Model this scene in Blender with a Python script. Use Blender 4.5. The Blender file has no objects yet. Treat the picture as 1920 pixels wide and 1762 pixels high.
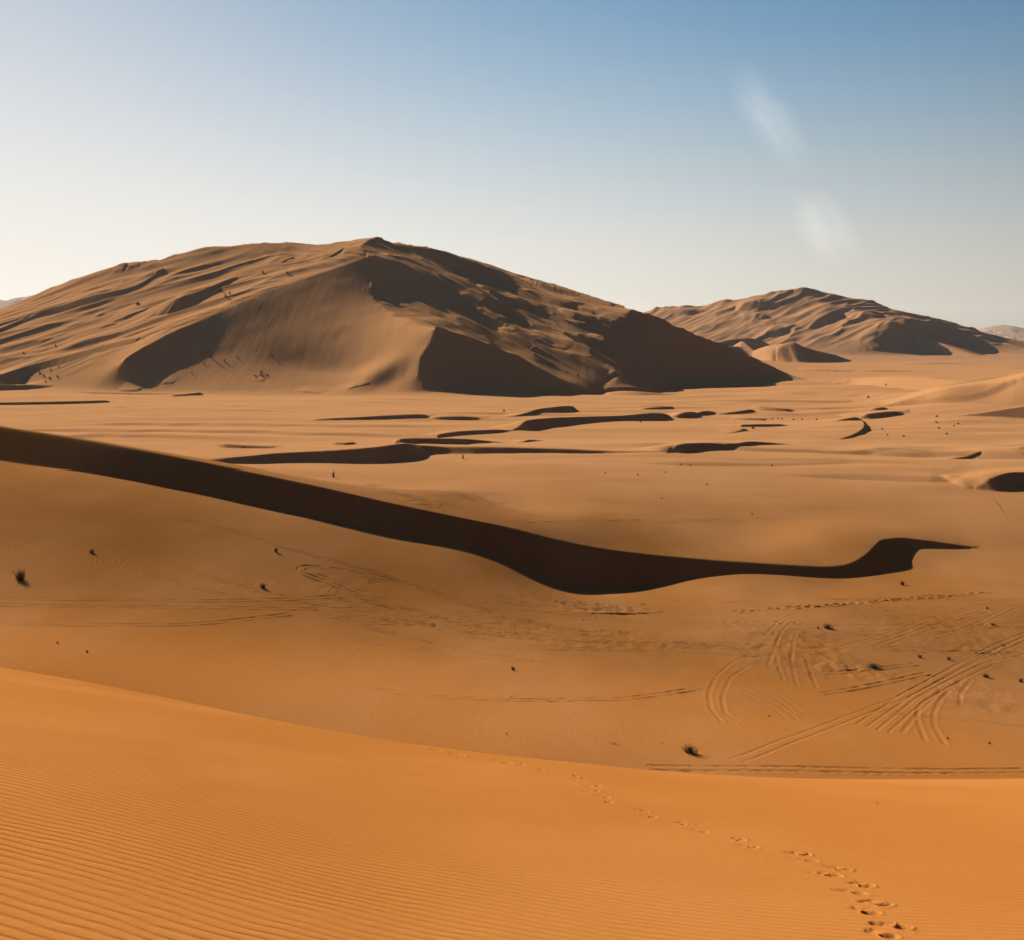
import bpy, math, random
import numpy as np
from mathutils import Vector

# ------------------------------------------------------------------ camera model (photo pixels, 1920 x 1762)
F = 1870.0          # focal length in photo pixels
CX, VH = 960.0, 625.0   # optical column, horizon row
ZC = 62.0           # eye height above the far plain
rng = np.random.default_rng(7)
random.seed(7)
sc = bpy.context.scene
COL = sc.collection

# ------------------------------------------------------------------ master height field on (bearing, distance)
def frange(a, b, s): return np.arange(a, b, s)
inner = frange(-170, 2090, 1.7)
outL = -170 - np.cumsum(np.geomspace(2.2, 260, 56))[::-1]
outR = 2090 + np.cumsum(np.geomspace(2.2, 260, 56))
U = np.concatenate([outL, inner, outR])
TX = (U - CX) / F
rows = [np.geomspace(0.5, 4.0, 14)[:-1]]
y = 4.0; r = []
while y < 45: r.append(y); y += max(0.012, 1.35 * y * y / 3180)
rows += [np.array(r), frange(y, 128, 2.5), frange(128, 310, 0.36), frange(310, 420, 0.55), frange(420, 960, 1.05),
         frange(960, 1420, 1.6), frange(1420, 1900, 5.5), frange(1900, 2560, 8), frange(2560, 3420, 6),
         frange(3420, 4200, 24), np.geomspace(4200, 30000, 90)]
Y = np.concatenate(rows)
NC, NR = len(U), len(Y)
X2 = (Y[:, None] * TX[None, :]).astype(np.float32)
Y2 = np.broadcast_to(Y[:, None], X2.shape).astype(np.float32)

def zray(v, yy): return ZC - (v - VH) * yy / F
def wx(u, yy): return (u - CX) * yy / F

# ------------------------------------------------------------------ smooth noise
def _hash(ix, iy, seed):
    n = (ix * 374761393 + iy * 668265263 + seed * 974634777) & 0xffffffff
    n = ((n ^ (n >> 13)) * 1274126177) & 0xffffffff
    return ((n ^ (n >> 16)) & 0xffff) / 65535.0
def noise(x, yv, seed=0):
    x = np.asarray(x, np.float64); yv = np.asarray(yv, np.float64)
    ix = np.floor(x).astype(np.int64); iy = np.floor(yv).astype(np.int64)
    fx = x - ix; fy = yv - iy
    fx = fx * fx * fx * (fx * (fx * 6 - 15) + 10); fy = fy * fy * fy * (fy * (fy * 6 - 15) + 10)
    a = _hash(ix, iy, seed); b = _hash(ix + 1, iy, seed); c = _hash(ix, iy + 1, seed); d = _hash(ix + 1, iy + 1, seed)
    return (a + (b - a) * fx + (c - a) * fy + (a - b - c + d) * fx * fy) * 2 - 1
def fbm(x, yv, o=3, seed=0):
    s = 0; a = 1; t = 0
    for k in range(o):
        s = s + a * noise(x * 2 ** k, yv * 2 ** k, seed + 17 * k); t += a; a *= .5
    return s / t
def sstep(a, b, x):
    t = np.clip((x - a) / (b - a), 0, 1); return t * t * (3 - 2 * t)

# ------------------------------------------------------------------ base ground: thin-plate spline through surveyed points
MID = [  # long ridge between basin and plain: column, crest row, crest distance, foot row
 (-300,742,352,800),(-150,768,341,830),(0,800,330,864),(130,820,322,882),(250,841,315,902),(370,864,310,926),(480,886,306,949),(600,911,304,973),(740,943,303,1004),
 (860,968,304,1022),(960,989,307,1050),(1040,1009,310,1090),(1100,1021,312,1104),(1150,1029,313,1106),(1230,1038,314,1098),(1330,1047,314,1080),(1400,1052,314,1075),
 (1480,1057,314.5,1078),(1540,1060,316,1081),(1580,1057,318,1082)]
ctl = []
def cp(u, v, yy): ctl.append((u, yy, zray(v, yy)))
def cz(u, yy, z): ctl.append((u, yy, z))
for u, vc, yc, vf in MID:
    k = (vf - VH) / F; zc_ = zray(vc, yc)
    yf = (ZC - zc_ + .6 * yc) / (.6 + k); cp(u, vf, yf)
    if u < 900: cz(u, yc + 70 + max(0, 600 - u) * .06, max(-4, .25 * zc_))
for a in [(-300,1215,165),(0,1240,150),(480,1335,140),(960,1430,127),(1440,1450,129),(1920,1455,136),(2300,1455,142)]: cp(*a)
for a in [(0,190,10.3),(480,182,5.0),(960,191,-.5),(1500,200,-6),(1920,209,-9),(2300,215,-9),(300,235,9.5),(760,240,-1),(1150,245,-8.5),(1150,285,-13),(1550,268,-10.5),(1920,268,-11),(2300,270,-12),
          (1560,306,-14.4),(1600,310,-14.6)]: cz(*a)
for a in [(1100,349,-6.8),(1250,349,-9.5),(1400,349,-11.6),(1550,349,-11.3),(1700,362,-10.5),(1850,362,-11),(2250,362,-11),(900,372,-2.5),(1000,405,-3),(1300,405,-6.5),(1550,410,-8),(1800,410,-8.5),(2250,410,-8.5),
          (800,415,-1.8),(500,455,0),(1000,470,-1.5),(1500,480,-4.5),(1900,480,-5),(2250,480,-4),(1685,333,-14),(1720,343,-12.6),(1800,346,-12.8),(1920,340,-13),(2250,340,-13),(1640,318,-14.3),
          (-300,700,0),(0,703,0),(400,640,0),(1000,680,-.5),(1500,680,-1.5),(1900,690,-1),(2250,690,4)]: cz(*a)
for u in (-600,-300,0,480,960,1440,1920,2300,2800): cz(u,90,2.); cz(u, 2300, 0)
for u in (-300,100,480,1440): cz(u,1000,0)
for u in (-300,100,480,960,1440): cz(u,1450,-2)
for a in [(840,965,2.),(980,1015,-.6),(1040,1033,-1.8),(1100,1052,-3.2),(1200,1080,-4),(960,900,1),(1100,900,0),(1300,1100,-3)]: cz(*a)
for u in (-600, 480, 960, 1440, 2300): cz(u, 3000, 0); cz(u,9000,0)
for u in (-1200,-700,2700,3200): cz(u,160,4); cz(u,300,2); cz(u,600,0); cz(u,1200,0)
for a in [(1920,713,890),(2100,692,880),(1850,721,885),(1777,729,870),(1705,752,830),(1620,752,900),(2100,745,790)]: cp(*a)
for a in [(1920,1020,4),(1750,1000,2),(1600,1100,1),(1920,1350,0),(1500,1350,0),(2200,1100,5)]: cz(*a)
ctl = np.array(ctl)
def warp(u, yy): return np.stack([np.asarray(u) / 500.0, np.log(np.asarray(yy)) * 2.6], -1)
P = warp(ctl[:, 0], ctl[:, 1]); n = len(P)
def tps(r2): return .5 * r2 * np.log(r2 + 1e-9)
A = np.zeros((n + 3, n + 3)); D = ((P[:, None] - P[None]) ** 2).sum(-1)
A[:n, :n] = tps(D) + np.eye(n) * 2e-3; A[:n, n] = 1; A[:n, n + 1:] = P; A[n, :n] = 1; A[n + 1:, :n] = P.T
wts = np.linalg.solve(A, np.concatenate([ctl[:, 2], np.zeros(3)]))
uc = np.unique(np.concatenate([np.linspace(-1500, 3400, 380), [U[0] - 9, U[-1] + 9]])); yc_ = np.unique(np.concatenate([np.geomspace(.4, 31000, 420)]))
def tps_eval(u, yy):
    Q = warp(np.clip(u, -1400, 3300), np.clip(yy, 80, 12000)); s = wts[n] + Q @ wts[n + 1:]
    for i in range(n): s = s + wts[i] * tps(((Q - P[i]) ** 2).sum(-1))
    return s
GU, GY = np.meshgrid(uc, yc_); G = tps_eval(GU, GY)
def lerp_axis(M, src, dst, axis):
    """cubic interpolation so that no facets show in the shading"""
    i = np.clip(np.searchsorted(src, dst) - 1, 1, len(src) - 3)
    x = [src[i + k] for k in (-1, 0, 1, 2)]
    d = np.clip(dst, src[0], src[-1]); out = 0
    for k in range(4):
        w_ = 1.
        for l in range(4):
            if l != k: w_ = w_ * (d - x[l]) / (x[k] - x[l])
        out = out + (M[i + k - 1] * w_[:, None] if axis == 0 else M[:, i + k - 1] * w_)
    return out
B = lerp_axis(lerp_axis(G, uc, U, 1), yc_, Y, 0).astype(np.float32)
del GU, GY, G
# long low undulations of the plain
pl = sstep(330, 520, Y2)
B += pl * (1 + .6 * sstep(100, 260, X2)) * (1.8 * fbm(X2 / 210 + 3, Y2 / 60, 3, 5) + .35 * fbm(X2 / 45, Y2 / 22, 2, 9)).astype(np.float32)
B += (.22 * fbm(X2 / 30, Y2 / 24, 3, 21) * sstep(120, 150, Y2) * (1 - pl)).astype(np.float32)
# low transverse dunes on the plain: gentle backs, steeper fronts towards the viewer
ph = (Y2 + 26 * fbm(X2 / 90, Y2 / 120, 3, 81) + .12 * X2) / 46; ph = ph - np.floor(ph)
saw = np.where(ph > .24, (1 - (ph - .24) / .76), sstep(0, .24, ph))
B += (sstep(470, 560, Y2) * sstep(1010, 900, Y2) * sstep(-.15, .45, fbm(X2 / 130 + 9, Y2 / 90, 2, 83)) * 1.5 * saw).astype(np.float32)
H = B.copy()
REG = np.zeros(H.shape, np.uint8)      # 0 ground, 1 near dune, 2 ridge, 3 star dune, 4 far dune, 5 hills
STAIN = np.zeros(H.shape, np.float32)

# ------------------------------------------------------------------ helpers on the field
def raycast(u, v, H=None):
    H = globals()['H'] if H is None else H
    c = int(np.clip(np.searchsorted(U, u), 0, NC - 1))
    d = H[:, c] - (ZC - (v - VH) * Y / F)
    k = np.where((d[1:] >= 0) & (d[:-1] < 0) & (Y[1:] > 3))[0]
    if len(k) == 0: return None
    k = k[0]; t = d[k] / (d[k] - d[k + 1])
    return Y[k] + t * (Y[k + 1] - Y[k])
def spline(pts, per=6):
    p = np.array(pts, float)
    if len(p) < 3: return p
    q = np.vstack([2 * p[0] - p[1], p, 2 * p[-1] - p[-2]]); out = []
    for i in range(1, len(q) - 2):
        for t in np.linspace(0, 1, per, endpoint=False):
            a, b, c, d = q[i - 1], q[i], q[i + 1], q[i + 2]
            # tension .35 keeps corners tight
            m1, m2 = .35 * (c - a), .35 * (d - b); t2, t3 = t * t, t ** 3
            out.append((2*t3-3*t2+1)*b + (t3-2*t2+t)*m1 + (-2*t3+3*t2)*c + (t3-t2)*m2)
    out.append(p[-1]); return np.array(out)
def window(x0, x1, y0, y1):
    r0, r1 = np.searchsorted(Y, [y0, y1]); r1 = max(r1, r0 + 1)
    yy0 = max(y0, .5)
    us = [F * x / yv + CX for x in (x0, x1) for yv in (yy0, max(y1, .6))]
    c0, c1 = np.searchsorted(U, [min(us), max(us)])
    return slice(max(r0 - 1, 0), min(r1 + 1, NR)), slice(max(c0 - 1, 0), min(c1 + 1, NC))
def near(xs, ys, poly):
    """signed distance (right-hand side positive) and fractional index of the nearest point of a polyline"""
    best = np.full(xs.shape, 1e18, np.float32); sg = np.zeros(xs.shape, np.float32); par = np.zeros(xs.shape, np.float32)
    for i in range(len(poly) - 1):
        ax, ay = poly[i][:2]; bx, by = poly[i + 1][:2]; dx, dy = bx - ax, by - ay; L = dx * dx + dy * dy + 1e-9
        t = np.clip(((xs - ax) * dx + (ys - ay) * dy) / L, 0, 1)
        ex = xs - ax - t * dx; ey = ys - ay - t * dy; d2 = ex * ex + ey * ey
        cr = (dy * ex - dx * ey)
        m = d2 < best - 1e-6
        best = np.where(m, d2, best); par = np.where(m, i + t, par); sg = np.where(m, cr, sg)
    return np.sqrt(best) * np.where(sg >= 0, 1, -1), par
def near_amp_(xs, ys, poly, amps, exact=True):
    """signed distance plus crest height blended smoothly over all segments (no jumps inside bends)"""
    best = np.full(xs.shape, 1e18, np.float32); sg = np.zeros(xs.shape, np.float32)
    wa = np.zeros(xs.shape, np.float32); wz = wa.copy(); ws = wa.copy(); an = wa.copy(); zn = wa.copy()
    for i in range(len(poly) - 1):
        ax, ay, az = poly[i]; bx, by, bz = poly[i + 1]; dx, dy = bx - ax, by - ay; L = dx * dx + dy * dy + 1e-9
        t = np.clip(((xs - ax) * dx + (ys - ay) * dy) / L, 0, 1)
        ex = xs - ax - t * dx; ey = ys - ay - t * dy; d2 = ex * ex + ey * ey
        m = d2 < best - 1e-6
        ai_ = amps[i] + (amps[i + 1] - amps[i]) * t; zi_ = az + (bz - az) * t
        best = np.where(m, d2, best); sg = np.where(m, dy * ex - dx * ey, sg); an = np.where(m, ai_, an); zn = np.where(m, zi_, zn)
        w_ = math.sqrt(L) / (d2 + .4) ** 2.5
        ws += w_; wa += w_ * ai_; wz += w_ * zi_
    e = np.zeros(xs.shape, np.float32)
    for (ax, ay, _), (bx, by, _) in ((poly[0], poly[1]), (poly[-1], poly[-2])):
        L = math.hypot(bx - ax, by - ay) + 1e-6
        e = np.maximum(e, np.maximum(0, -((xs - ax) * (bx - ax) + (ys - ay) * (by - ay)) / L) * (((xs - ax) ** 2 + (ys - ay) ** 2) < best * 1.02 + .5))
    return np.sqrt(best) * np.where(sg >= 0, 1, -1), np.where((sg >= 0) & exact, an, wa / ws) * np.exp(-(e / 5.) ** 2), np.where((sg >= 0) & exact, zn, wz / ws)
def slip(crest3, W, m=.69, rnd=0., reg=None, wind=1., amin=.05):
    """dune ridge: sharp crest polyline (x,y,z); slip face at the angle of repose on its right, long windward back on its left"""
    global H
    c = np.array(crest3); amps = []
    for x, yy, z in c:
        u = F * x / yy + CX; ci = int(np.clip(np.searchsorted(U, u), 0, NC - 1)); ri = int(np.clip(np.searchsorted(Y, yy), 0, NR - 1))
        amps.append(max(0., z - float(H[ri, ci])))
    amps = np.array(amps)
    amps[0] = amps[-1] = 0.
    Amax = amps.max()
    if Amax < amin: return
    mg = max(W, Amax / m * 1.3) + 3
    rs, cs = window(c[:, 0].min() - mg, c[:, 0].max() + mg, c[:, 1].min() - mg, c[:, 1].max() + mg)
    xs, ys = X2[rs, cs], Y2[rs, cs]
    exact = rnd < 2.5
    d, a, zc = near_amp_(xs, ys, c, amps, exact)
    h = H[rs, cs]
    dd = np.where(d > 0, np.sqrt(d * d + rnd * rnd) - rnd, 0)
    Wl = np.minimum(W, 3 + a * W / max(Amax, 1e-3) * 1.6) 
    t = np.clip(-d / Wl, 0, 1)
    new = np.where(d > 0, np.where((a > .3) & exact, zc, np.minimum(h + a, zc)) - m * dd, h + a * (1 - t * t) ** 2 * wind)
    new = np.where(a > .01, np.maximum(new, h), h)
    H[rs, cs] = new
    if reg is not None:
        R = REG[rs, cs]; R[(new - h) > .12] = reg
def ridge(pts, W=30, m=.69, mv=.56, rnd=0., reg=None, scale=1.0, smooth=2, fit=0):
    """ridge given by (column, crest row, foot row) as seen from the camera; distances come from where the foot meets the ground"""
    if pts[0][0] > pts[-1][0] and pts[0][1] <= pts[-1][1] + 60 and pts[0][0] - pts[-1][0] > 60: pts = pts[::-1]
    rec = []; last = None
    for u, vc, vf in pts:
        vf2 = vc + (vf - vc) * scale
        yf = raycast(u, vf2)
        if yf is None:
            if last is None: continue
            yf = last
        last = yf
        zf = zray(vf2, yf); rec.append((u, vc, (ZC - zf + mv * yf) / (mv + (vc - VH) / F)))
    if len(rec) < 2: return
    yc = np.array([r_[2] for r_ in rec]); uu = np.array([r_[0] for r_ in rec], float)
    xx = uu - CX; wt_ = np.array([max(.3, b_ - a_) for _, a_, b_ in pts[:len(yc)]]) if len(pts) == len(yc) else np.ones(len(yc))
    if fit and len(yc) > 3:
        xs_ = xx * yc.mean() / F; xm = np.average(xs_, weights=wt_); ym = np.average(yc, weights=wt_)
        sl_ = np.clip(np.average((xs_ - xm) * (yc - ym), weights=wt_) / max(np.average((xs_ - xm) ** 2, weights=wt_), 1e-6), -.35, .8)
        lin = ym + sl_ * (xs_ - xm); yc = lin + np.clip(.55 * (yc - lin), -fit, fit)
    for _ in range(smooth):
        p_ = np.concatenate([[2 * yc[0] - yc[1]], yc, [2 * yc[-1] - yc[-2]]]); yc = .25 * p_[:-2] + .5 * p_[1:-1] + .25 * p_[2:]
    k0 = len(yc) // 2
    for rng_ in (range(k0 + 1, len(yc)), range(k0 - 1, -1, -1)):
        for i in rng_:
            p_ = i - 1 if i > k0 else i + 1; lim = 1.3 * abs(wx(uu[i], yc[p_]) - wx(uu[p_], yc[p_])) + 1.5
            yc[i] = np.clip(yc[i], yc[p_] - lim, yc[p_] + lim)
    out = [(wx(r_[0], q_), q_, zray(r_[1], q_)) for r_, q_ in zip(rec, yc)]
    if len(out) < 2: return
    slip(spline(out, 4), W, m, rnd, reg)

# ------------------------------------------------------------------ crease-keeping surface through 3D feature lines (Laplace fill)
def fill(x0, x1, y0, y1, cell, curves, blur=14.):
    lv = [8, 4, 2, 1]; Z = None
    for l in lv:
        c = cell * l; nx = int((x1 - x0) / c) + 1; ny = int((y1 - y0) / c) + 1
        S = np.zeros((ny, nx)); N = np.zeros((ny, nx))
        for pts, sharp in curves:
            p = np.array([(wx(u, yy), yy, zray(v, yy)) if v is not None else (wx(u, yy), yy, 0.) for u, v, yy in pts])
            p = spline(p, 5) if len(p) > 2 else p
            for a, b in zip(p[:-1], p[1:]):
                k = int(np.hypot(*(b - a)[:2]) / c * 2) + 2
                for t in np.linspace(0, 1, k):
                    q = a + (b - a) * t; i = int(round((q[1] - y0) / c)); j = int(round((q[0] - x0) / c))
                    if 0 <= i < ny and 0 <= j < nx: S[i, j] += q[2]; N[i, j] += 1
        fx = N > 0; val = np.where(fx, S / np.maximum(N, 1), 0)
        if Z is None: Z = np.where(fx, val, 0.)
        else:
            Z = np.kron(Z, np.ones((2, 2)))
            Z = np.pad(Z, ((0, max(0, ny - Z.shape[0])), (0, max(0, nx - Z.shape[1]))), mode='edge')[:ny, :nx]
        Z = np.where(fx, val, Z); Z[0] = Z[-1] = 0; Z[:, 0] = Z[:, -1] = 0
        for _ in range(700 if l == 8 else 260):
            Q = .25 * (np.roll(Z, 1, 0) + np.roll(Z, -1, 0) + np.roll(Z, 1, 1) + np.roll(Z, -1, 1))
            Q = np.where(fx, val, Q); Q[0] = Q[-1] = 0; Q[:, 0] = Q[:, -1] = 0; Z = Q
    # soften everywhere except beside the sharp crests
    sh = np.zeros(Z.shape)
    for pts, sharp in curves:
        if not sharp: continue
        p = np.array([(wx(u, yy), yy, 0) for u, v, yy in pts]); p = spline(p, 5) if len(p) > 2 else p
        for a, b in zip(p[:-1], p[1:]):
            for t in np.linspace(0, 1, int(np.hypot(*(b - a)[:2]) / cell) + 2):
                q = a + (b - a) * t; i = int(round((q[1] - y0) / cell)); j = int(round((q[0] - x0) / cell))
                if 0 <= i < Z.shape[0] and 0 <= j < Z.shape[1]: sh[i, j] = 1
    def gb(M, s):
        r = int(3 * s / cell) + 1; k = np.exp(-.5 * (np.arange(-r, r + 1) * cell / s) ** 2); k /= k.sum()
        M = np.apply_along_axis(lambda a: np.convolve(np.pad(a, r, mode='edge'), k, 'valid'), 0, M)
        return np.apply_along_axis(lambda a: np.convolve(np.pad(a, r, mode='edge'), k, 'valid'), 1, M)
    w = np.clip(gb(sh, blur * .8) * blur / cell * 1.6, 0, 1)
    Z = w * Z + (1 - w) * gb(Z, blur)
    Z = .5 * Z + .5 * gb(Z, cell * .8)
    return Z
def put(Z, x0, y0, cell, reg, thr):
    global H
    ny, nx = Z.shape
    rs, cs = window(x0, x0 + cell * (nx - 1), y0, y0 + cell * (ny - 1))
    gx = (X2[rs, cs] - x0) / cell; gy = (Y2[rs, cs] - y0) / cell
    ok = (gx > 0) & (gx < nx - 1) & (gy > 0) & (gy < ny - 1)
    ix = np.clip(gx.astype(int), 0, nx - 2); iy = np.clip(gy.astype(int), 0, ny - 2); fx = gx - ix; fy = gy - iy
    z = Z[iy, ix] * (1 - fx) * (1 - fy) + Z[iy, ix + 1] * fx * (1 - fy) + Z[iy + 1, ix] * (1 - fx) * fy + Z[iy + 1, ix + 1] * fx * fy
    z = np.where(ok, z, 0)
    b = H[rs, cs]; k = 3.5
    new = np.where(z > .3, np.maximum(b, z) + np.maximum(k - np.abs(b - z), 0) ** 2 / (4 * k) * sstep(.3, 4, z), b)
    H[rs, cs] = new
    R = REG[rs, cs]; R[(z > thr)] = reg
    return rs, cs, z

# ---- the star dune
star = [   # (column, row, distance); 1 = sharp crest
 ([(688,482,1342),(620,505,1310),(550,530,1272),(470,560,1226),(400,590,1182),(330,620,1142),(280,645,1114),(245,664,1092),(230,675,1080)], 1),
 ([(688,482,1342),(690,505,1312),(693,530,1280),(700,560,1235),(720,585,1185),(750,600,1138),(790,610,1090),(815,617,1064)], 1),
 ([(815,617,1064),(808,640,1046),(792,662,1026),(784,690,1002),(790,715,984),(810,730,974),(840,739,966)], 1),
 ([(815,617,1064),(860,630,1068),(920,650,1071),(980,675,1070),(1040,705,1063),(1090,728,1060),(1140,740.5,1066)], 1),
 ([(815,617,1064),(795,643,1048),(760,670,1030),(700,697,1012),(640,735,990)], 0),
 ([(230,684,1075),(290,698,1072),(360,690,1076),(430,668,1098),(500,674,1092),(560,690,1078),(620,700,1062),(680,701,1045)], 0),
 ([(252,680,1086),(330,656,1112),(430,621,1151),(500,607,1168),(560,600,1179),(620,595,1179),(665,591,1184)], 0),
 ([(400,720,1028),(500,722,1022),(600,727,1016),(740,728,1000)], 0),
 ([(690,483,1342),(676,470,1370),(680,458,1398),(710,447,1440),(740,458,1450),(800,464,1500),(870,486,1570),(940,506,1620),(1000,526,1640),(1060,542,1610),(1120,562,1520),(1160,575,1420),(1185,583,1325)], 1),
 ([(690,483,1342),(735,485,1338),(790,507,1310),(830,530,1290),(900,565,1268),(1000,610,1228),(1100,660,1150),(1160,700,1105),(1200,725,1085)], 0),
 ([(712,560,1256),(735,580,1226),(764,596,1198),(800,606,1162),(835,620,1152),(880,637,1146),(930,655,1136),(1000,686,1108),(1060,714,1085)], 0),
 ([(1180,None,1520),(1300,None,1440),(1400,None,1400),(1520,None,1375),(1600,None,1370)], 0),
 ([(710,447,1440),(650,455,1448),(600,461,1458),(525,456,1472),(450,461,1482),(385,463,1490),(300,488,1492),(240,493,1494),(170,514,1496),(80,548,1500),(0,580,1505),(-150,640,1520),(-300,690,1550)], 1),
 ([(1185,583,1312),(1240,600,1316),(1300,625,1322),(1350,643,1328),(1400,665,1333),(1450,688,1338),(1500,711,1343)], 1),
 ([(1187,592,1302),(1203,625,1268),(1240,660,1246),(1290,703,1232),(1312,716,1238)], 0),
 ([(-400,725,1165),(-100,726,1150),(0,728,1126),(200,736,1045),(300,738,1026),(500,743,985),(640,743,978),(740,742,972),(840,740,963),(920,740,996),(980,740,1015),(1040,740,1033),(1090,740.5,1050),(1140,740.5,1064),(1200,735,1085),(1310,717,1245),(1400,715.5,1281),(1500,713,1317),(1560,713,1330)], 0),
]
Z = fill(-1300, 900, 920, 1980, 3., star, 10.)
rs, cs, z = put(Z, -1300, 920, 3., 3, 2.5)
amp = sstep(4, 40, z)
xs, ys = X2[rs, cs], Y2[rs, cs]
gy = np.gradient(z, axis=0) / np.maximum(np.gradient(ys, axis=0), .1); gx = np.gradient(z, axis=1) / np.maximum(np.abs(np.gradient(xs, axis=1)), .1)
gentle = sstep(.62, .42, np.hypot(gx, gy))
uu_ = F * xs / ys + CX; cr_ = star[0][0][::-1] + star[1][0][1:]
gentle = gentle * np.where((uu_ > 225) & (uu_ < 816), sstep(-4, 22, ys - np.interp(uu_, [p[0] for p in cr_], [p[2] for p in cr_])), 1)
lf = sstep(-120, -330, xs + (ys - 1290) * .9)
def ridged(a, b, o, sd): return 1 - 2 * np.abs(fbm(a, b, o, sd)) ** .8
nl = ridged((xs * .96 + ys * .29) / 150, (ys * .96 - xs * .29) / 46, 3, 33)
nr_ = ridged((xs * .73 - ys * .68) / 120, (xs * .68 + ys * .73) / 33, 3, 37) + .45 * ridged((xs * .70 - ys * .71) / 80, (xs * .71 + ys * .70) / 13, 2, 39)
H[rs, cs] += (amp * gentle * (lf * 3.6 * nl + (1 - lf) * 2.9 * nr_) + amp * .7 * fbm(xs / 45, ys / 45, 2, 31)).astype(np.float32)
LEFT = [
 [(255,492,492),(265,490,498),(277,490,502),(292,488,491)],
 [(190,515,516),(215,505,515),(240,497,512),(260,493,500),(268,492,493)],
 [(-60,640,646),(0,616,622),(40,600,608),(100,578,590),(170,555,570),(235,541,558),(262,532,550),(285,518,542),(305,500,503)],
 [(304,570,571),(312,565,580),(330,560,589),(345,555,586),(370,547,572),(400,535,556),(425,525,535),(445,518,520)],
 [(178,593,594),(186,589,597),(200,586,592),(222,577,578)],
 [(211,603,604),(222,598,605),(240,590,600),(262,583,590),(280,576,577)],
 [(186,613,614),(196,610,617),(212,607,613),(222,604,605)],
 [(60,668,668),(95,661,667),(127,650,660),(150,641,651),(173,634,646),(205,627,639),(240,617,627),(275,604,611),(305,592,594)],
 [(-120,735,740),(0,702,709),(50,686,696),(117,668,677),(200,646,653),(235,637,645),(255,634,641),(272,632,633)],
 [(-60,664,668),(0,657,661),(33,652,656),(83,637,643),(115,627,632),(135,619,620)],
 [(120,615,616),(140,608,612),(160,603,604)],
 [(-40,664,668),(0,667,671),(10,670,671)],
 [(510,498,499),(520,495,505),(535,487,497),(550,482,484)],
 [(556,511,512),(575,503,506),(600,491,494),(630,473,475),(645,464,464)],
 [(-40,625,628),(0,607,612),(50,592,596),(100,575,578),(140,562,562)],
]
for r_ in LEFT: ridge(r_, W=55, rnd=1)
RIGHT = [
 [(735,456,458),(760,459,474),(783,462,484),(810,466,494),(833,473,506),(860,482,508),(885,490,508),(905,497,523),(925,504,526),(945,510,520)],
 [(975,520,521),(990,523,530),(1010,528,540),(1030,535,545),(1060,543,552),(1090,553,560),(1120,562,568),(1150,572,575)],
 [(893,533,534),(905,535,545),(918,542,555),(935,550,562),(950,556,567),(965,560,575),(980,566,580),(1000,575,585),(1020,585,592),(1040,590,592)],
 [(985,540,541),(1000,545,553),(1020,553,562),(1040,560,575),(1055,567,580),(1075,575,582),(1090,580,581)],
 [(1045,578,579),(1060,580,592),(1080,586,612),(1100,595,624),(1112,600,618),(1125,605,608)],
 [(1095,628,629),(1110,632,645),(1130,640,660),(1145,650,669),(1155,660,667),(1160,665,666)],
 [(1110,590,591),(1125,595,607),(1145,603,622),(1165,613,631),(1180,622,626)],
 [(860,548,549),(872,552,565),(885,560,570),(900,568,571)],
 [(880,575,577),(913,590,605),(950,608,622),(985,625,640),(1010,637,650),(1035,648,657),(1060,656,658)],
 [(935,615,617),(955,625,640),(980,640,655),(1000,652,663),(1020,663,664)],
 [(1045,658,659),(1055,660,675),(1070,665,685),(1080,675,686),(1085,682,683)],
 [(1150,672,673),(1165,674,686),(1185,680,697),(1205,690,704),(1218,700,703)],
 [(1138,697,698),(1150,698,707),(1165,704,714),(1175,710,712)],
 [(1165,585,586),(1180,588,600),(1195,596,612),(1200,605,610)],
]
for r_ in RIGHT: ridge(r_, W=45, rnd=1.2)

# ---- the second, more distant dune
far = [
 ([(1100,600,3500),(1190,588,3450),(1240,577,3400),(1300,577,3370),(1340,568,3350),(1380,560,3330),(1420,558,3310),(1460,548,3290),(1495,541,3270),(1520,543,3265),(1560,553,3260),(1600,560,3260),(1640,568,3250),(1680,588,3230),(1720,593,3220),(1780,603,3200),(1830,620,3150),(1870,640,3100),(1920,653,3060),(1990,665,3000)], 1),
 ([(1150,660,2950),(1240,655,2950),(1340,655,2900),(1440,664,2780),(1540,668,2696),(1640,669,2680),(1740,670,2700),(1840,670,2800),(1920,668,2800),(2050,666,2760)], 0),
 ([(1664,602,2850),(1700,620,2860),(1758,643,2870),(1797,658,2880),(1838,669,2900)], 1),
 ([(1664,602,2850),(1645,612,2835),(1646,634,2785),(1680,650,2770),(1740,664,2790),(1795,668,2840)], 0),
 ([(1664,602,2850),(1700,592,3050),(1690,588,3200)], 0),
]
Z = fill(150, 2000, 2500, 4000, 6., far, 25.)
rs, cs, z = put(Z, 150, 2500, 6., 4, 4.)
amp = sstep(6, 50, z)
H[rs, cs] += (amp * (6.5 * ridged((X2[rs, cs] * .8 + Y2[rs, cs] * .6) / 260, (Y2[rs, cs] * .8 - X2[rs, cs] * .6) / 85, 3, 41) + 2.6 * ridged((X2[rs, cs] * .86 + Y2[rs, cs] * .5) / 170, (Y2[rs, cs] * .86 - X2[rs, cs] * .5) / 36, 2, 45) + 1.6 * fbm(X2[rs, cs] / 40, Y2[rs, cs] / 60, 2, 44))).astype(np.float32)
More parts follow.
